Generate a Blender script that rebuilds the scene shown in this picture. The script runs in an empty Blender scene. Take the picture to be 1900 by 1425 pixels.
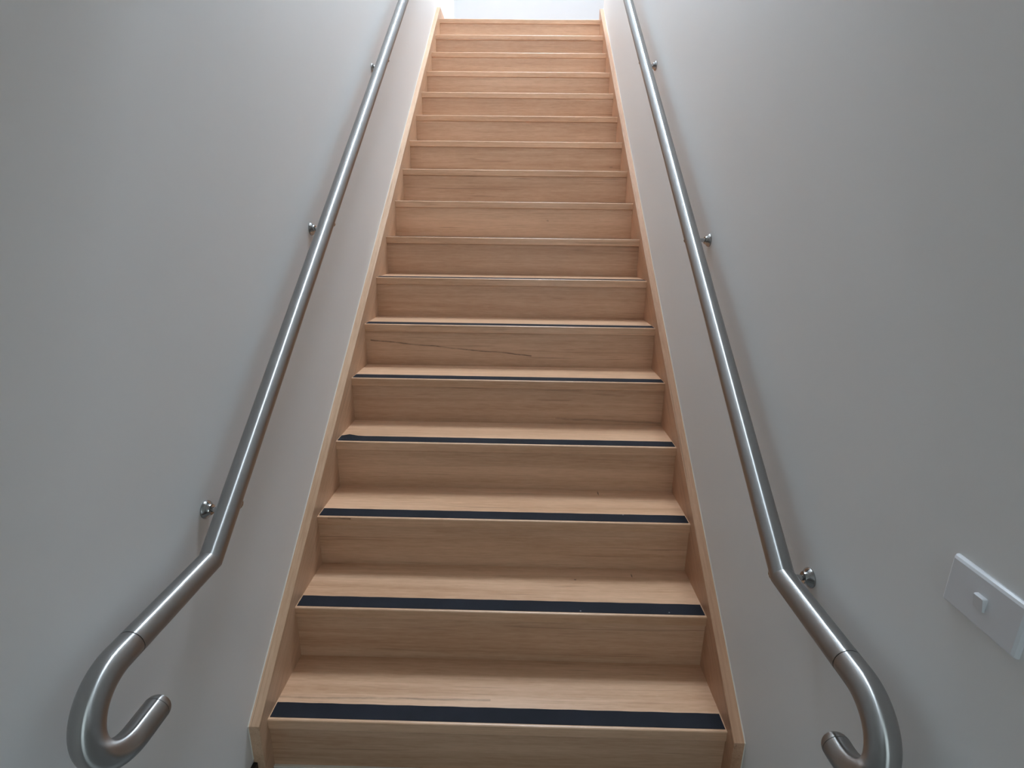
import bpy, bmesh, math, random
from mathutils import Vector, Matrix

S = bpy.context.scene
COL = S.collection

# ------------------------------------------------------------------ camera
F_PX = 964.9932
cam_d = bpy.data.cameras.new('camera')
cam = bpy.data.objects.new('camera', cam_d)
COL.objects.link(cam)
cam_d.sensor_fit = 'HORIZONTAL'
cam_d.sensor_width = 36.0
cam_d.lens = F_PX / 1900.0 * 36.0
cam_d.clip_start = 0.02
yaw, pitch, roll = map(math.radians, (0.88777873, -16.12124495, -0.74017585))
Rm = (Matrix.Rotation(yaw, 3, 'Z') @ Matrix.Rotation(pitch, 3, 'X') @ Matrix.Rotation(roll, 3, 'Y')
      @ Matrix.Rotation(math.radians(90), 3, 'X'))
cam.matrix_world = Matrix.Translation((0.04986915, -1.12463352, 1.50091661)) @ Rm.to_4x4()
S.camera = cam

# ------------------------------------------------------------------ colour management and world
S.view_settings.view_transform = 'Standard'
S.view_settings.look = 'None'
S.view_settings.exposure = 0.10
S.view_settings.gamma = 1.0
S.view_settings.use_curve_mapping = False
S.cycles.max_bounces = 12
S.cycles.diffuse_bounces = 8
S.cycles.glossy_bounces = 6

wd = bpy.data.worlds.new('sky')
S.world = wd
wd.use_nodes = True
wd.node_tree.nodes['Background'].inputs[0].default_value = (0.72, 0.84, 1.0, 1)
wd.node_tree.nodes['Background'].inputs[1].default_value = 0.6


def area(name, loc, rot, sx, sy, power, color):
    l = bpy.data.lights.new(name, 'AREA')
    l.shape = 'RECTANGLE'
    l.size, l.size_y = sx, sy
    l.energy = power
    l.color = color
    o = bpy.data.objects.new(name, l)
    o.location = loc
    o.rotation_euler = rot
    COL.objects.link(o)
    return o


R90 = math.pi / 2
# daylight falling in through the roof light over the flight, the upstairs window and the glazed door behind the viewer
area('roof_light_daylight', (0.33, 3.20, 7.92), (0, 0, 0), 0.60, 1.3, 292, (0.77, 0.90, 1.02))
area('upstairs_window_daylight', (3.35, 4.3, 4.35), (0, R90, 0), 1.7, 1.1, 45, (0.90, 0.94, 1.0))
area('entrance_door_daylight', (0.28, -3.62, 1.15), (R90, 0, 0), 0.8, 2.0, 19.5, (0.80, 0.97, 1.0))

# ------------------------------------------------------------------ dimensions
RISE, RUN, W = 0.185, 0.2290967, 1.2808
HW = W / 2
T = 0.030                # stringer thickness
X = HW + T + 0.0008      # wall planes
NR = 17                  # risers
TT = 0.033               # tread thickness
FLOOR = 0.012
LAND_Y = 16 * RUN
LAND_Z = NR * RISE
RWALL_END = 3.742
BACK_Y = 4.92
CEIL_UP = 7.80  # unseen; raised so the roof light falls more evenly down the flight
SLOPE = math.atan2(RISE, RUN)


# ------------------------------------------------------------------ node helpers
def new_mat(name):
    m = bpy.data.materials.new(name)
    m.use_nodes = True
    nt = m.node_tree
    b = nt.nodes['Principled BSDF']
    return m, nt, b


def N(nt, typ, **kw):
    n = nt.nodes.new(typ)
    for k, v in kw.items():
        setattr(n, k, v)
    return n


def mth(nt, op, a, b=None, c=None, clamp=False):
    n = N(nt, 'ShaderNodeMath', operation=op)
    n.use_clamp = clamp
    for i, v in enumerate((a, b, c)):
        if v is None:
            continue
        if isinstance(v, (int, float)):
            n.inputs[i].default_value = v
        else:
            nt.links.new(v, n.inputs[i])
    return n.outputs[0]


def ramp(nt, fac, stops, interp='LINEAR'):
    r = N(nt, 'ShaderNodeValToRGB')
    r.color_ramp.interpolation = interp
    el = r.color_ramp.elements
    while len(el) < len(stops):
        el.new(0.5)
    for e, (p, c) in zip(el, stops):
        e.position = p
        e.color = (c[0], c[1], c[2], 1) if not isinstance(c, (int, float)) else (c, c, c, 1)
    nt.links.new(fac, r.inputs[0])
    return r.outputs[0]


def noise(nt, vec, scale, detail=3, rough=0.55, dist=0.0):
    n = N(nt, 'ShaderNodeTexNoise')
    n.inputs['Scale'].default_value = scale
    n.inputs['Detail'].default_value = detail
    n.inputs['Roughness'].default_value = rough
    n.inputs['Distortion'].default_value = dist
    nt.links.new(vec, n.inputs['Vector'])
    return n.outputs['Fac']


def mixc(nt, fac, a, b, mode='MIX'):
    n = N(nt, 'ShaderNodeMix', data_type='RGBA', blend_type=mode)
    if isinstance(fac, (int, float)):
        n.inputs[0].default_value = fac
    else:
        nt.links.new(fac, n.inputs[0])
    for i, v in ((6, a), (7, b)):
        if isinstance(v, tuple):
            n.inputs[i].default_value = (v[0], v[1], v[2], 1)
        else:
            nt.links.new(v, n.inputs[i])
    return n.outputs[2]


def mapping(nt, vec, rot=(0, 0, 0), scale=(1, 1, 1)):
    m = N(nt, 'ShaderNodeMapping')
    m.inputs['Rotation'].default_value = rot
    m.inputs['Scale'].default_value = scale
    nt.links.new(vec, m.inputs['Vector'])
    return m.outputs[0]


# ------------------------------------------------------------------ materials
def make_wood(name, rot=(0, 0, 0), tint=(1, 1, 1), gloss=0.34, contrast=1.0):
    """pale eucalypt boards; grain runs along local X after rot"""
    m, nt, b = new_mat(name)
    tc = N(nt, 'ShaderNodeTexCoord')
    oi = N(nt, 'ShaderNodeObjectInfo')
    base = mapping(nt, tc.outputs['Object'], rot=rot)
    off = N(nt, 'ShaderNodeVectorMath', operation='SCALE')
    off.inputs[0].default_value = (41.0, 67.0, 53.0)
    nt.links.new(oi.outputs['Random'], off.inputs[3])
    add = N(nt, 'ShaderNodeVectorMath', operation='ADD')
    nt.links.new(base, add.inputs[0])
    nt.links.new(off.outputs[0], add.inputs[1])
    v = add.outputs[0]
    broad = noise(nt, mapping(nt, v, scale=(0.55, 9, 9)), 1.0, 3, 0.5, 0.6)
    band = noise(nt, mapping(nt, v, scale=(0.9, 34, 34)), 1.0, 4, 0.6, 0.5)
    fibre = noise(nt, mapping(nt, v, scale=(9, 230, 230)), 1.0, 4, 0.7)
    pore = noise(nt, mapping(nt, v, scale=(22, 150, 150)), 1.0, 2, 0.6)
    blot = noise(nt, mapping(nt, v, scale=(2.6, 7, 7)), 1.0, 2, 0.5)
    c_lo = tuple(a * t for a, t in zip((0.46, 0.275, 0.168), tint))
    c_hi = tuple(a * t for a, t in zip((0.66, 0.445, 0.305), tint))
    mixf = mth(nt, 'ADD', mth(nt, 'MULTIPLY', broad, 0.5), mth(nt, 'MULTIPLY', band, 0.42))
    mixf = mth(nt, 'ADD', mixf, mth(nt, 'MULTIPLY', fibre, 0.34))
    mixf = mth(nt, 'ADD', mixf, mth(nt, 'MULTIPLY', pore, 0.22))
    mixf = mth(nt, 'ADD', mixf, mth(nt, 'MULTIPLY', blot, 0.16))
    w = 0.16 / contrast
    col = ramp(nt, mixf, [(0.82 - w, c_lo), (0.82 + w, c_hi)])
    # short darker fibres and the odd gum streak
    st = noise(nt, mapping(nt, v, scale=(1.8, 95, 95)), 1.0, 2, 0.5, 1.2)
    stm = ramp(nt, st, [(0.64, 0.0), (0.74, 1.0)])
    col = mixc(nt, mth(nt, 'MULTIPLY', stm, 0.55), col, tuple(a * t for a, t in zip((0.24, 0.128, 0.072), tint)))
    # pin knots
    vo = N(nt, 'ShaderNodeTexVoronoi')
    vo.inputs['Scale'].default_value = 1.0
    nt.links.new(mapping(nt, v, scale=(3.2, 9, 9)), vo.inputs['Vector'])
    kn = ramp(nt, vo.outputs['Distance'], [(0.025, 1.0), (0.06, 0.0)])
    gate = mth(nt, 'GREATER_THAN', noise(nt, mapping(nt, v, scale=(1.7, 4, 4)), 1.0, 1), 0.60)
    col = mixc(nt, mth(nt, 'MULTIPLY', mth(nt, 'MULTIPLY', kn, gate), 0.75), col, (0.11, 0.055, 0.03))
    # board to board value differences
    hv = N(nt, 'ShaderNodeHueSaturation')
    nt.links.new(mth(nt, 'ADD', mth(nt, 'MULTIPLY', oi.outputs['Random'], 0.14), 0.93), hv.inputs['Value'])
    hv.inputs['Saturation'].default_value = 1.0
    nt.links.new(col, hv.inputs['Color'])
    col = hv.outputs[0]
    # one long dark gum vein on boards that carry the properties vein_*
    sep = N(nt, 'ShaderNodeSeparateXYZ')
    nt.links.new(tc.outputs['Object'], sep.inputs[0])

    def att(nm):
        a = N(nt, 'ShaderNodeAttribute', attribute_type='OBJECT', attribute_name=nm)
        return a.outputs['Fac']
    for pre in ('vein', 'mark'):
        wob = mth(nt, 'MULTIPLY', mth(nt, 'SUBTRACT', noise(nt, mapping(nt, v, scale=(9, 1, 1)), 1.0, 3), 0.5), 0.012)
        line = mth(nt, 'ADD', mth(nt, 'ADD', att(pre + '_z'), mth(nt, 'MULTIPLY', att(pre + '_slope'), sep.outputs[0])), wob)
        d = mth(nt, 'ABSOLUTE', mth(nt, 'SUBTRACT', mth(nt, 'ADD', sep.outputs[2], mth(nt, 'MULTIPLY', att(pre + '_y'), sep.outputs[1])), line))
        near = ramp(nt, mth(nt, 'DIVIDE', d, mth(nt, 'ADD', att(pre + '_width'), 1e-5)), [(0.10, 1.0), (1.0, 0.0)])
        inx = mth(nt, 'MULTIPLY', mth(nt, 'GREATER_THAN', sep.outputs[0], att(pre + '_from')),
                  mth(nt, 'LESS_THAN', sep.outputs[0], att(pre + '_to')))
        brk = ramp(nt, noise(nt, mapping(nt, v, scale=(13, 30, 30)), 1.0, 3, 0.7), [(0.34, 0.35), (0.58, 1.0)])
        vm = mth(nt, 'MULTIPLY', mth(nt, 'MULTIPLY', near, inx), mth(nt, 'MULTIPLY', att(pre + '_dark'), brk), clamp=True)
        col = mixc(nt, vm, col, (0.075, 0.036, 0.022))
    nt.links.new(col, b.inputs['Base Color'])
    rg = mth(nt, 'ADD', mth(nt, 'MULTIPLY', band, 0.12), gloss - 0.06)
    nt.links.new(rg, b.inputs['Roughness'])
    b.inputs['Specular IOR Level'].default_value = 0.5
    bp = N(nt, 'ShaderNodeBump')
    bp.inputs['Strength'].default_value = 0.10
    bp.inputs['Distance'].default_value = 0.002
    nt.links.new(fibre, bp.inputs['Height'])
    nt.links.new(bp.outputs[0], b.inputs['Normal'])
    return m


M_TREAD = make_wood('tread_wood', tint=(1.18, 1.12, 1.06), gloss=0.32)
M_RISER = make_wood('riser_wood', tint=(1.02, 0.97, 0.93), gloss=0.40)
M_STR = make_wood('stringer_wood', rot=(0, 0, R90), tint=(1.06, 1.06, 1.04), gloss=0.38)
M_STR_RED = make_wood('reddish_stringer_wood', rot=(0, 0, R90), tint=(1.02, 0.90, 0.83), gloss=0.38)


def make_paint(name, col, rough=0.55, bump=0.05):
    m, nt, b = new_mat(name)
    tc = N(nt, 'ShaderNodeTexCoord')
    n1 = noise(nt, tc.outputs['Object'], 260, 3, 0.6)
    n2 = noise(nt, tc.outputs['Object'], 1.3, 2, 0.5)
    c = mixc(nt, n2, tuple(a * 0.985 for a in col), tuple(min(1, a * 1.015) for a in col))
    nt.links.new(c, b.inputs['Base Color'])
    b.inputs['Roughness'].default_value = rough
    bp = N(nt, 'ShaderNodeBump')
    bp.inputs['Strength'].default_value = bump
    bp.inputs['Distance'].default_value = 0.001
    nt.links.new(n1, bp.inputs['Height'])
    nt.links.new(bp.outputs[0], b.inputs['Normal'])
    return m


M_WALL = make_paint('wall_paint', (0.79, 0.79, 0.785), 0.5, 0.06)
M_WALLUP = make_paint('upstairs_wall_paint_dimmed', (0.56, 0.565, 0.58), 0.6)  # shade put into the colour: greyed to hold down the strong roof light
M_CEIL = make_paint('ceiling_paint', (0.78, 0.78, 0.77), 0.8)
M_FRAME = make_paint('white_frame_paint', (0.72, 0.72, 0.72), 0.35)
M_CAULK = make_paint('white_caulk', (0.78, 0.74, 0.66), 0.6)
M_PLASTIC = make_paint('switch_plastic', (0.74, 0.75, 0.78), 0.30, 0.0)
M_SKIRT = make_paint('black_skirting', (0.014, 0.015, 0.018), 0.45)
M_GAP = make_paint('dark_gap', (0.02, 0.018, 0.016), 0.8)


def make_floor():
    m, nt, b = new_mat('grey_carpet')
    tc = N(nt, 'ShaderNodeTexCoord')
    n1 = noise(nt, tc.outputs['Object'], 420, 3, 0.7)
    n2 = noise(nt, tc.outputs['Object'], 30, 3, 0.6)
    f = mth(nt, 'ADD', mth(nt, 'MULTIPLY', n1, 0.7), mth(nt, 'MULTIPLY', n2, 0.3))
    nt.links.new(ramp(nt, f, [(0.35, (0.15, 0.15, 0.147)), (0.65, (0.27, 0.265, 0.255))]), b.inputs['Base Color'])
    b.inputs['Roughness'].default_value = 0.95
    bp = N(nt, 'ShaderNodeBump')
    bp.inputs['Strength'].default_value = 0.6
    bp.inputs['Distance'].default_value = 0.003
    nt.links.new(n1, bp.inputs['Height'])
    nt.links.new(bp.outputs[0], b.inputs['Normal'])
    return m


M_FLOOR = make_floor()


def make_grip():
    m, nt, b = new_mat('black_grip_tape')
    tc = N(nt, 'ShaderNodeTexCoord')
    oi = N(nt, 'ShaderNodeObjectInfo')
    n1 = noise(nt, tc.outputs['Object'], 900, 2, 0.6)
    n2 = noise(nt, tc.outputs['Object'], 7, 3, 0.6)
    col = ramp(nt, n2, [(0.3, (0.0075, 0.009, 0.014)), (0.7, (0.012, 0.014, 0.022))])
    off = N(nt, 'ShaderNodeVectorMath', operation='SCALE')
    off.inputs[0].default_value = (17.0, 29.0, 0.0)
    nt.links.new(oi.outputs['Random'], off.inputs[3])
    add = N(nt, 'ShaderNodeVectorMath', operation='ADD')
    nt.links.new(tc.outputs['Object'], add.inputs[0])
    nt.links.new(off.outputs[0], add.inputs[1])
    vo = N(nt, 'ShaderNodeTexVoronoi')
    vo.inputs['Scale'].default_value = 11.0
    nt.links.new(add.outputs[0], vo.inputs['Vector'])
    sp = mth(nt, 'LESS_THAN', vo.outputs['Distance'], 0.028)
    col = mixc(nt, mth(nt, 'MULTIPLY', sp, 0.5), col, (0.45, 0.45, 0.45))
    nt.links.new(col, b.inputs['Base Color'])
    b.inputs['Roughness'].default_value = 0.75
    b.inputs['Specular IOR Level'].default_value = 0.25
    bp = N(nt, 'ShaderNodeBump')
    bp.inputs['Strength'].default_value = 0.5
    bp.inputs['Distance'].default_value = 0.0008
    nt.links.new(n1, bp.inputs['Height'])
    nt.links.new(bp.outputs[0], b.inputs['Normal'])
    return m


M_GRIP = make_grip()


def make_steel(name, rough, aniso, brushed=True):
    m, nt, b = new_mat(name)
    b.inputs['Metallic'].default_value = 1.0
    b.inputs['Roughness'].default_value = rough
    col = (0.44, 0.435, 0.43)
    if brushed:
        uv = N(nt, 'ShaderNodeUVMap', uv_map='UVMap')
        n2 = noise(nt, mapping(nt, uv.outputs[0], scale=(9, 3, 1)), 1.0, 2, 0.5)
        c = mixc(nt, n2, tuple(a * 0.97 for a in col), tuple(a * 1.03 for a in col))
        nt.links.new(c, b.inputs['Base Color'])
        nt.links.new(mth(nt, 'ADD', mth(nt, 'MULTIPLY', n2, 0.04), rough - 0.02), b.inputs['Roughness'])
        b.inputs['Anisotropic'].default_value = aniso
        tg = N(nt, 'ShaderNodeTangent', direction_type='UV_MAP', uv_map='UVMap')
        nt.links.new(tg.outputs[0], b.inputs['Tangent'])
    else:
        b.inputs['Base Color'].default_value = (*col, 1)
    return m


M_STEEL = make_steel('brushed_stainless_steel', 0.34, 1.0)
M_CHROME = make_steel('polished_stainless_steel', 0.16, 0.0, brushed=False)


# ------------------------------------------------------------------ mesh helpers
def link(name, bm, mat, parent=None, loc=(0, 0, 0), smooth=False):
    bmesh.ops.recalc_face_normals(bm, faces=bm.faces)
    me = bpy.data.meshes.new(name)
    bm.to_mesh(me)
    bm.free()
    me.materials.append(mat)
    if smooth:
        for p in me.polygons:
            p.use_smooth = True
    o = bpy.data.objects.new(name, me)
    o.location = loc
    COL.objects.link(o)
    if parent is not None:
        o.parent = parent
    return o


def empty(name, label, cat, loc=(0, 0, 0), group=None):
    o = bpy.data.objects.new(name, None)
    o.empty_display_size = 0.1
    o.location = loc
    COL.objects.link(o)
    o['label'] = label
    o['category'] = cat
    if group:
        o['group'] = group
    return o


def struct(name, bm, mat, parent=None):
    o = link(name, bm, mat, parent)
    if parent is None:
        o['kind'] = 'structure'
    return o


def box(bm, x0, x1, y0, y1, z0, z1):
    vs = [bm.verts.new((x, y, z)) for x in (x0, x1) for y in (y0, y1) for z in (z0, z1)]
    q = [(0, 1, 3, 2), (4, 6, 7, 5), (0, 4, 5, 1), (2, 3, 7, 6), (0, 2, 6, 4), (1, 5, 7, 3)]
    fs = [bm.faces.new([vs[i] for i in f]) for f in q]
    return vs, fs


def bx(*a, bevel=0.0, seg=2):
    bm = bmesh.new()
    box(bm, *a)
    if bevel:
        bmesh.ops.bevel(bm, geom=list(bm.edges), offset=bevel, segments=seg, profile=0.5, affect='EDGES')
    return bm


def prism_yz(pts, x0, x1, bevel=0.0):
    """polygon in the (y, z) plane pulled from x0 to x1"""
    bm = bmesh.new()
    a = [bm.verts.new((x0, y, z)) for y, z in pts]
    b = [bm.verts.new((x1, y, z)) for y, z in pts]
    bm.faces.new(a)
    bm.faces.new(list(reversed(b)))
    n = len(pts)
    for i in range(n):
        bm.faces.new((a[i], b[i], b[(i + 1) % n], a[(i + 1) % n]))
    if bevel:
        bmesh.ops.recalc_face_normals(bm, faces=bm.faces)
        bmesh.ops.bevel(bm, geom=list(bm.edges), offset=bevel, segments=2, profile=0.5, affect='EDGES')
    return bm


def sweep(path, rings_n, radius, side, cap=True):
    """tube along path points; path may carry own ring normals for mitres: list of (point, tangent, scale_dir)"""
    bm = bmesh.new()
    uvl = bm.loops.layers.uv.new('UVMap')
    rings = []
    dist = 0.0
    lens = []
    for i, (p, t, r) in enumerate(path):
        if i:
            dist += (Vector(p) - Vector(path[i - 1][0])).length
        lens.append(dist)
        t = Vector(t).normalized()
        sd = Vector(side)
        up = t.cross(sd).normalized()
        ring = []
        for k in range(rings_n):
            a = 2 * math.pi * k / rings_n
            ring.append(bm.verts.new(Vector(p) + (sd * math.cos(a) + up * math.sin(a)) * r))
        rings.append(ring)
    for i in range(len(rings) - 1):
        for k in range(rings_n):
            k2 = (k + 1) % rings_n
            f = bm.faces.new((rings[i][k], rings[i][k2], rings[i + 1][k2], rings[i + 1][k]))
            for lp, (u, w) in zip(f.loops, ((i, k), (i, k + 1), (i + 1, k + 1), (i + 1, k))):
                lp[uvl].uv = (lens[u], w / rings_n)
    if cap:
        bm.faces.new(list(reversed(rings[0])))
        bm.faces.new(rings[-1])
    return bm, rings


def lathe_x(profile, n=28):
    """(x, r) profile turned about the X axis"""
    bm = bmesh.new()
    uvl = bm.loops.layers.uv.new('UVMap')
    rings = []
    for x, r in profile:
        if r < 1e-6:
            rings.append([bm.verts.new((x, 0, 0))])
        else:
            rings.append([bm.verts.new((x, r * math.cos(2 * math.pi * k / n), r * math.sin(2 * math.pi * k / n))) for k in range(n)])
    for a, b in zip(rings[:-1], rings[1:]):
        for k in range(n):
            k2 = (k + 1) % n
            if len(a) == 1 and len(b) == 1:
                continue
            if len(a) == 1:
                f = bm.faces.new((a[0], b[k], b[k2]))
            elif len(b) == 1:
                f = bm.faces.new((a[k], b[0], a[k2]))
            else:
                f = bm.faces.new((a[k], b[k], b[k2], a[k2]))
    return bm


def smooth_by_angle(o, ang=35):
    me = o.data
    for p in me.polygons:
        p.use_smooth = True
    bm = bmesh.new()
    bm.from_mesh(me)
    lim = math.radians(ang)
    for e in bm.edges:
        if len(e.link_faces) == 2 and e.calc_face_angle(0) > lim:
            e.smooth = False
    bm.to_mesh(me)
    bm.free()


# ------------------------------------------------------------------ the setting
Y0 = -3.50               # wall behind the viewer
XR = 3.30                # upstairs space opens to the right
struct('wall_left', bx(-X - 0.12, -X, Y0 - 0.12, BACK_Y + 0.12, -0.10, CEIL_UP), M_WALL)
struct('wall_right', bx(X, X + 0.11, Y0 - 0.12, RWALL_END, -0.10, CEIL_UP), M_WALL)
struct('wall_back', bx(-X, XR, BACK_Y, BACK_Y + 0.12, LAND_Z - 0.30, CEIL_UP), M_WALLUP)
struct('wall_upstairs_front', bx(X + 0.11, XR, RWALL_END - 0.11, RWALL_END, LAND_Z - 0.30, CEIL_UP), M_WALLUP)
# upstairs right wall with its window opening
bm = bmesh.new()
wy0, wy1, wz0, wz1 = 3.90, 4.70, 3.75, 5.05
for a in ((RWALL_END - 0.11, wy0, LAND_Z - 0.3, CEIL_UP), (wy1, BACK_Y + 0.12, LAND_Z - 0.3, CEIL_UP),
          (wy0, wy1, LAND_Z - 0.3, wz0), (wy0, wy1, wz1, CEIL_UP)):
    box(bm, XR, XR + 0.12, *a)
struct('wall_upstairs_right', bm, M_WALLUP)
bm = bmesh.new()
for a in ((wy0, wy0 + 0.04, wz0, wz1), (wy1 - 0.04, wy1, wz0, wz1), (wy0 + 0.04, wy1 - 0.04, wz0, wz0 + 0.04), (wy0 + 0.04, wy1 - 0.04, wz1 - 0.04, wz1)):
    box(bm, XR + 0.02, XR + 0.08, *a)
struct('window_1', bm, M_FRAME)
# floors
struct('floor', bx(-X, X, Y0, 0.30, -0.10, FLOOR), M_FLOOR)
struct('floor_landing', bx(-X, XR, LAND_Y + 0.16, BACK_Y, LAND_Z - 0.28, LAND_Z), M_TREAD)
# ceilings: unseen low one over the entrance, shaped to keep roof light off the near walls, high one over the flight with the roof light well
struct('ceiling_light_block', bx(-X, X, Y0, 0.30, 2.62, 2.95), M_CEIL)
struct('wall_light_block', bx(-X, X, 0.18, 0.30, 2.95, CEIL_UP), M_WALL)  # unseen, added with the low ceiling to block roof light
bm = bmesh.new()
sx0, sx1, sy0, sy1 = 0.03, 0.63, 2.55, 3.85
for a in ((-X - 0.12, sx0, -0.87, BACK_Y + 0.12), (sx1, XR + 0.12, -0.87, BACK_Y + 0.12), (sx0, sx1, -0.87, sy0), (sx0, sx1, sy1, BACK_Y + 0.12)):
    box(bm, *a, CEIL_UP, CEIL_UP + 0.10)
struct('ceiling', bm, M_CEIL)
bm = bmesh.new()
for a in ((sx0 - 0.03, sx0, sy0 - 0.03, sy1 + 0.03), (sx1, sx1 + 0.03, sy0 - 0.03, sy1 + 0.03), (sx0, sx1, sy0 - 0.03, sy0), (sx0, sx1, sy1, sy1 + 0.03)):
    box(bm, *a, CEIL_UP + 0.10, CEIL_UP + 0.22)
struct('window_2', bm, M_FRAME)
# entrance wall with the glazed door opening
bm = bmesh.new()
dx0, dx1, dz1 = -0.11, 0.66, 2.20
for a in ((-X, dx0, -0.1, 2.95), (dx1, X, -0.1, 2.95), (dx0, dx1, dz1, 2.95)):
    box(bm, a[0], a[1], Y0 - 0.12, Y0, a[2], a[3])
struct('wall_entrance', bm, M_WALL)
bm = bmesh.new()
for a in ((dx0, dx0 + 0.07, FLOOR, dz1), (dx1 - 0.07, dx1, FLOOR, dz1), (dx0 + 0.07, dx1 - 0.07, FLOOR, 0.20), (dx0 + 0.07, dx1 - 0.07, dz1 - 0.09, dz1),
          ((dx0 + dx1) / 2 - 0.085, (dx0 + dx1) / 2 + 0.085, 0.20, dz1 - 0.09)):
    box(bm, a[0], a[1], Y0 - 0.08, Y0 - 0.03, a[2], a[3])
struct('door_1', bm, M_SKIRT)
# black skirting boards that stop against the stringers
struct('baseboard_left', bx(-X, -X + 0.012, Y0, -0.043, FLOOR, 0.083, bevel=0.001), M_SKIRT)
struct('baseboard_right', bx(X - 0.012, X, Y0, -0.043, FLOOR, 0.083, bevel=0.001), M_SKIRT)
# timber skirting on the upper landing, level with the top of the left stringer
struct('baseboard_landing', bx(-X, -HW, 3.745, BACK_Y, LAND_Z, 3.240, bevel=0.0012), M_STR)
# pale bead of sealant where the first riser meets the carpet
struct('trim_1', bx(-HW, HW, -0.004, 0.0045, FLOOR, FLOOR + 0.006, bevel=0.001), M_CAULK)

# ------------------------------------------------------------------ the staircase
stair = empty('staircase', 'straight timber staircase of pale boards with black grip strips rising between two white walls',
              'staircase', (0, 0, FLOOR))


def sloc(x, y, z):
    return (x, y, z - FLOOR)


def tread_bm(depth):
    """nosing line at y=0, top at z=0"""
    bm = bmesh.new()
    box(bm, -HW, HW, 0, depth, -TT, 0)
    top = [e for e in bm.edges if all(abs(v.co.y) < 1e-6 and abs(v.co.z) < 1e-6 for v in e.verts)]
    bot = [e for e in bm.edges if all(abs(v.co.y) < 1e-6 and abs(v.co.z + TT) < 1e-6 for v in e.verts)]
    bmesh.ops.bevel(bm, geom=top, offset=0.0045, segments=4, profile=0.5, affect='EDGES')
    bot = [e for e in bm.edges if all(abs(v.co.y) < 1e-6 and abs(v.co.z + TT) < 1e-6 for v in e.verts)]
    bmesh.ops.bevel(bm, geom=bot, offset=0.0018, segments=2, profile=0.5, affect='EDGES')
    return bm


def riser_bm(h):
    bm = bmesh.new()
    box(bm, -HW, HW, 0, 0.014, 0, h)
    e = [e for e in bm.edges if all(abs(v.co.y) < 1e-6 and abs(v.co.z - h) < 1e-6 for v in e.verts)]
    bmesh.ops.bevel(bm, geom=e, offset=0.0012, segments=1, profile=0.5, affect='EDGES')
    return bm


def grip_bm(curl=False):
    """thin strip of tape with slightly rounded corners, top of the tread at z=0"""
    bm = bmesh.new()
    x0, x1, y0, y1, t = -HW + 0.003, HW - 0.003, 0.0088, 0.0570, 0.0011
    n = 40
    rows = []
    for i in range(n + 1):
        u = i / n
        x = x0 + (x1 - x0) * (u ** 1.6 if u < 0.5 and False else u)
        w = 0.0005 * math.sin(i * 1.7)
        lift = 0.0
        if curl and x < x0 + 0.09:
            lift = 0.006 * math.exp(-((x - x0 - 0.035) / 0.022) ** 2)
        rows.append((bm.verts.new((x, y0, t)), bm.verts.new((x, (y0 + y1) / 2, t + lift * 0.35)), bm.verts.new((x, y1 + w, t + lift)),
                     bm.verts.new((x, y1 + w, 0.0001 + lift * 0.9)), bm.verts.new((x, y0, 0.0001))))
    for a, b in zip(rows[:-1], rows[1:]):
        for k in range(5):
            k2 = (k + 1) % 5
            bm.faces.new((a[k], b[k], b[k2], a[k2]))
    bm.faces.new(rows[0])
    bm.faces.new(list(reversed(rows[-1])))
    return bm


t0 = link('tread', tread_bm(RUN + 0.018), M_TREAD, stair, sloc(0, 0, RISE))
r0 = link('riser', riser_bm(RISE - TT - FLOOR), M_RISER, stair, sloc(0, 0.0045, FLOOR))
r1 = link('riser', riser_bm(RISE - TT), M_RISER, stair, sloc(0, 0.0045 + RUN, RISE))
g0 = link('grip_strip', grip_bm(), M_GRIP, t0, (0, 0, 0))
g0['label'] = 'black non-slip grip strip along the tread edge'
g3 = None
treads, risers = [t0], [r0, r1]
for i in range(1, 16):
    t = t0.copy()
    COL.objects.link(t)
    t.parent = stair
    t.location = sloc(0, i * RUN, (i + 1) * RISE)
    treads.append(t)
    if i == 3:
        g = link('grip_strip', grip_bm(curl=True), M_GRIP, t, (0, 0, 0))
        g['label'] = 'black grip strip with its left end lifting'
    else:
        g = g0.copy()
        COL.objects.link(g)
        g.parent = t
for i in range(2, 17):
    r = r1.copy()
    COL.objects.link(r)
    r.parent = stair
    r.location = sloc(0, 0.0045 + i * RUN, i * RISE)
    risers.append(r)
lt = link('tread', tread_bm(0.16), M_TREAD, stair, sloc(0, LAND_Y, LAND_Z))
treads.append(lt)


def vein(o, z, slope, x0, x1, width, dark, y=0.0, pre='vein'):
    for k, val in (('z', z), ('slope', slope), ('from', x0), ('to', x1), ('width', width), ('dark', dark), ('y', y)):
        o[pre + '_' + k] = float(val)


def stringer_pts(h, extra=0.0):
    zt = lambda y: RISE * (1 + y / RUN) + h + extra
    yt = (3.240 + extra - h - extra - RISE) / RISE * RUN
    return [(-0.042 - extra, FLOOR - FLOOR), (-0.042 - extra, zt(-0.042) - FLOOR), (yt, 3.240 + extra - FLOOR), (3.742, 3.240 + extra - FLOOR),
            (3.742, 3.0 - FLOOR), (3.742, 2.86 - FLOOR), (0.36, 0)]


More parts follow.
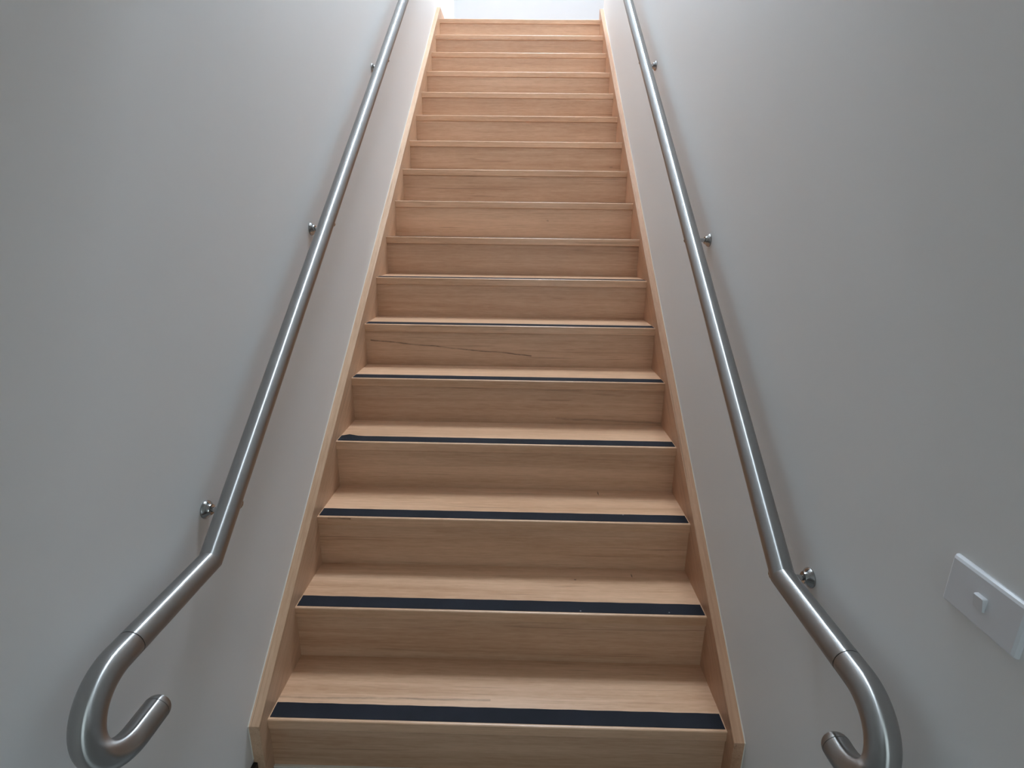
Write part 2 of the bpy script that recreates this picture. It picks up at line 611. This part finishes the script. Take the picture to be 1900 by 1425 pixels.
for side, h, nm in ((-1, 0.057, 'left'), (1, 0.046, 'right')):
    pts = stringer_pts(h)
    xa, xb = sorted((side * HW, side * (HW + T)))
    # stringer mesh is built in a frame turned with the slope so that the grain follows it
    bm = prism_yz(pts, xa, xb, bevel=0.0014)
    rotm = Matrix.Rotation(-SLOPE, 4, 'X')
    bmesh.ops.transform(bm, matrix=rotm, verts=bm.verts)
    o = link('stringer', bm, M_STR if side < 0 else M_STR_RED, stair)
    o.rotation_euler = (SLOPE, 0, 0)
    # fine white bead of caulk along the wall
    zt = lambda y: RISE * (1 + y / RUN) + h - FLOOR
    bm = bmesh.new()
    ytop = (3.240 - h - RISE) / RISE * RUN
    xw = side * (X - 0.0003)
    c = 0.0021
    a = [bm.verts.new(p) for p in ((xw, -0.042, 0.08), (xw - side * c, -0.042, 0.08), (xw, -0.042 - c, 0.08))]
    b = [bm.verts.new(p) for p in ((xw, -0.042, zt(-0.042)), (xw - side * c, -0.042, zt(-0.042)), (xw, -0.042 - c, zt(-0.042) + c))]
    d = [bm.verts.new(p) for p in ((xw, ytop, zt(ytop)), (xw - side * c, ytop, zt(ytop)), (xw, ytop, zt(ytop) + c * 1.25))]
    for p, q in ((a, b), (b, d)):
        for k in range(3):
            bm.faces.new((p[k], q[k], q[(k + 1) % 3], p[(k + 1) % 3]))
    o = link('caulk_bead', bm, M_CAULK, stair)
    o['label'] = 'thin white bead of caulk along the wall'

# gum veins and marks seen on single boards (positions in each board's own frame)
vein(risers[5], 0.060, -0.085, -0.62, 0.10, 0.0040, 0.85)
vein(treads[0], -0.083, -0.012, -0.66, -0.02, 0.0055, 0.42, y=-1.0)
vein(treads[2], -0.006, 0.0, -0.605, -0.525, 0.0042, 1.0)
vein(treads[2], -0.208, 0.0, 0.3525, 0.3570, 0.0200, 1.0, y=-1.0, pre='mark')
vein(treads[1], -0.198, 0.0, 0.4460, 0.4495, 0.0130, 1.0, y=-1.0)
vein(treads[1], -0.168, 0.0, 0.246, 0.254, 0.0045, 1.0, y=-1.0, pre='mark')
vein(treads[15], -0.027, -0.004, -0.64, 0.55, 0.0060, 0.38)
vein(risers[4], 0.030, -0.03, 0.20, 0.64, 0.0070, 0.45)


# ------------------------------------------------------------------ handrails
D = 0.0485
RAD = D / 2


def handrail(side, label, x, elbow_y, elbow_z, slope, seam_y, end_y, tip_y, lower_z, brackets):
    base_y = -0.2
    root = empty('handrail', label, 'handrail', (x, elbow_y, elbow_z), 'steel handrails on the stairwell walls')
    ox, oy, oz = x, elbow_y, elbow_z
    loc = lambda y, z: Vector((0, y - oy, z - oz))
    sd = Vector((1, 0, 0))
    ts = Vector((0, 1, slope)).normalized()
    th = Vector((0, 1, 0))
    # mitred elbow: both tubes are cut by the bisecting plane
    nm = (ts + th).normalized()

    def cut(bm, point, normal, keep_ring):
        pass

    def tube(p, q, t, mitre_at):
        segs = 24
        path = []
        for i in range(segs + 1):
            f = i / segs
            path.append((p.lerp(q, f), t, RAD))
        bm, rings = sweep(path, 48, RAD, sd, cap=True)
        ring = rings[0] if mitre_at == 0 else rings[-1]
        for v in ring:
            # slide along t on to the mitre plane through the elbow
            k = -(v.co.dot(nm)) / t.dot(nm)
            v.co += t * k
        return bm

    E = Vector((0, 0, 0))
    top = loc(end_y, elbow_z + slope * (end_y - elbow_y))
    o = link('sloping_tube', tube(E, top, ts, 0), M_STEEL, root)
    smooth_by_angle(o)
    seam = loc(seam_y, elbow_z)
    bm = tube(E, seam + th * 0.0006, -th, 0)
    o = link('level_tube', bm, M_STEEL, root)
    smooth_by_angle(o)
    # half-round return bend
    rb = (elbow_z - lower_z) / 2
    path = []
    bend_y = seam_y - 0.030
    path.append((loc(seam_y - 0.0006, elbow_z), -th, RAD * 0.985))
    path.append((loc(seam_y - 0.0012, elbow_z), -th, RAD))
    n = 40
    for i in range(n + 1):
        a = math.pi * i / n
        p = loc(bend_y - rb * math.sin(a), elbow_z - rb + rb * math.cos(a))
        t = Vector((0, -math.cos(a), -math.sin(a)))
        path.append((p, t, RAD))
    cap_y = tip_y - RAD * 0.8
    path.append((loc(cap_y, lower_z), th, RAD))
    bm, _ = sweep(path, 48, RAD, sd)
    o = link('return_bend', bm, M_STEEL, root)
    smooth_by_angle(o)
    # domed end cap
    path = [(loc(cap_y + 0.0002, lower_z), th, RAD * 0.95), (loc(cap_y + 0.0009, lower_z), th, RAD * 0.95), (loc(cap_y + 0.0012, lower_z), th, RAD)]
    for i in range(1, 12):
        a = R90 * i / 12
        path.append((loc(cap_y + 0.0012 + RAD * 0.8 * math.sin(a), lower_z), th, RAD * math.cos(a) ** 0.8))
    bm, _ = sweep(path, 48, RAD, sd)
    o = link('end_cap', bm, M_STEEL, root)
    smooth_by_angle(o, 50)
    # wall brackets: rosette on the wall, pin, saddle cupping the tube
    wall_x = side * X - x
    for by, bz in brackets:
        tz = elbow_z + slope * (by - elbow_y) if by > elbow_y else elbow_z
        c = Vector((0, by - oy, bz - oz))
        drop = tz - bz
        gap = abs(wall_x)
        # arm: rod from the wall, bending up into the saddle below the tube
        s = 1 if wall_x > 0 else -1
        pts = [(Vector((wall_x - s * 0.004, 0, 0)), Vector((-s, 0, 0))), (Vector((s * 0.012, 0, 0)), Vector((-s, 0, 0)))]
        for i in range(1, 7):
            a = R90 * i / 6
            pts.append((Vector((s * 0.012 - s * 0.012 * math.sin(a), 0, 0.012 - 0.012 * math.cos(a))), Vector((-s * math.cos(a), 0, math.sin(a)))))
        up = max(0.014, drop - RAD * 1.05)
        pts.append((Vector((0, 0, up)), Vector((0, 0, 1))))
        bm = bmesh.new()
        rings = []
        for p, t in pts:
            u = Vector((0, 1, 0))
            w = t.cross(u)
            rings.append([bm.verts.new(p + (u * math.cos(2 * math.pi * k / 16) + w * math.sin(2 * math.pi * k / 16)) * 0.0062) for k in range(16)])
        for a, b in zip(rings[:-1], rings[1:]):
            for k in range(16):
                bm.faces.new((a[k], a[(k + 1) % 16], b[(k + 1) % 16], b[k]))
        bm.faces.new(rings[0])
        bm.faces.new(rings[-1])
        br = link('wall_bracket', bm, M_CHROME, root, c)
        smooth_by_angle(br, 40)
        # rosette: stepped dome, as tall as in the photograph
        prof = [(0, 0.021), (0.003, 0.0215), (0.006, 0.020), (0.0095, 0.0165), (0.0125, 0.0135), (0.0155, 0.0125), (0.017, 0.0105), (0.0175, 0.0)]
        bm = lathe_x([(wall_x - s * px, r) for px, r in prof], 32)
        o = link('rosette', bm, M_CHROME, br)
        smooth_by_angle(o, 28)
        # saddle: round boss that closes the arm under the tube
        tt = ts if by > elbow_y else th
        upv = Vector((1, 0, 0)).cross(tt).normalized()
        bm = lathe_x([(RAD - 0.007, 0.0), (RAD - 0.007, 0.0165), (RAD + 0.0025, 0.0165), (RAD + 0.0052, 0.0140), (RAD + 0.0066, 0.0085), (RAD + 0.0070, 0.0)], 24)
        q = Vector((1, 0, 0)).rotation_difference(-upv)
        bmesh.ops.transform(bm, matrix=Matrix.Translation((0, 0, drop)) @ q.to_matrix().to_4x4(), verts=bm.verts)
        o = link('saddle', bm, M_CHROME, br)
        smooth_by_angle(o, 40)
    return root


handrail(-1, 'brushed steel handrail on the left wall, curling under at its lower end', -0.608, -0.169, 0.8190, 0.8227,
         -0.405, 3.30, -0.366, 0.654, [(-0.064, 0.880), (0.711, 1.5075), (1.627, 2.240), (2.55, 3.02)])
handrail(1, 'brushed steel handrail on the right wall, above and left of the light switch', 0.608, -0.178, 0.8170, 0.8038,
         -0.405, 3.30, -0.407, 0.657, [(-0.170, 0.810), (0.678, 1.4877), (1.681, 2.2755), (2.60, 3.02)])

# ------------------------------------------------------------------ light switch
SW_Y, SW_Z = -0.5335, 1.0405
sw = empty('light_switch', 'white single-rocker light switch plate on the right wall beside the handrail', 'light switch', (X, SW_Y, SW_Z))


def plate_bm(w, h, d, inset, r):
    """rounded rectangle plate standing off the wall towards -X with bevelled rim"""
    bm = bmesh.new()

    def ring(hw, hh, x, r):
        out = []
        for cx, cy, a0 in ((hw - r, hh - r, 0), (-hw + r, hh - r, 90), (-hw + r, -hh + r, 180), (hw - r, -hh + r, 270)):
            for i in range(5):
                a = math.radians(a0 + 90 * i / 4)
                out.append(bm.verts.new((x, cx + r * math.cos(a), cy + r * math.sin(a))))
        return out
    rings = [ring(w / 2, h / 2, 0, r), ring(w / 2, h / 2, -d * 0.30, r), ring(w / 2 - inset * 0.35, h / 2 - inset * 0.35, -d * 0.72, r),
             ring(w / 2 - inset, h / 2 - inset, -d, max(0.0008, r - inset * 0.5))]
    n = len(rings[0])
    for a, b in zip(rings[:-1], rings[1:]):
        for k in range(n):
            bm.faces.new((a[k], a[(k + 1) % n], b[(k + 1) % n], b[k]))
    bm.faces.new(rings[0])
    bm.faces.new(rings[-1])
    return bm


o = link('cover_plate', plate_bm(0.116, 0.075, 0.0080, 0.0050, 0.003), M_PLASTIC, sw)
smooth_by_angle(o, 20)
bm = plate_bm(0.0170, 0.0215, 0.0045, 0.0012, 0.002)
# the rocker is pressed in at one end
for v in bm.verts:
    if v.co.x < -0.001:
        v.co.x += -0.0016 * (v.co.z / 0.008)
o = link('rocker', bm, M_PLASTIC, sw, (-0.0078, 0.0, 0.0))
smooth_by_angle(o, 20)
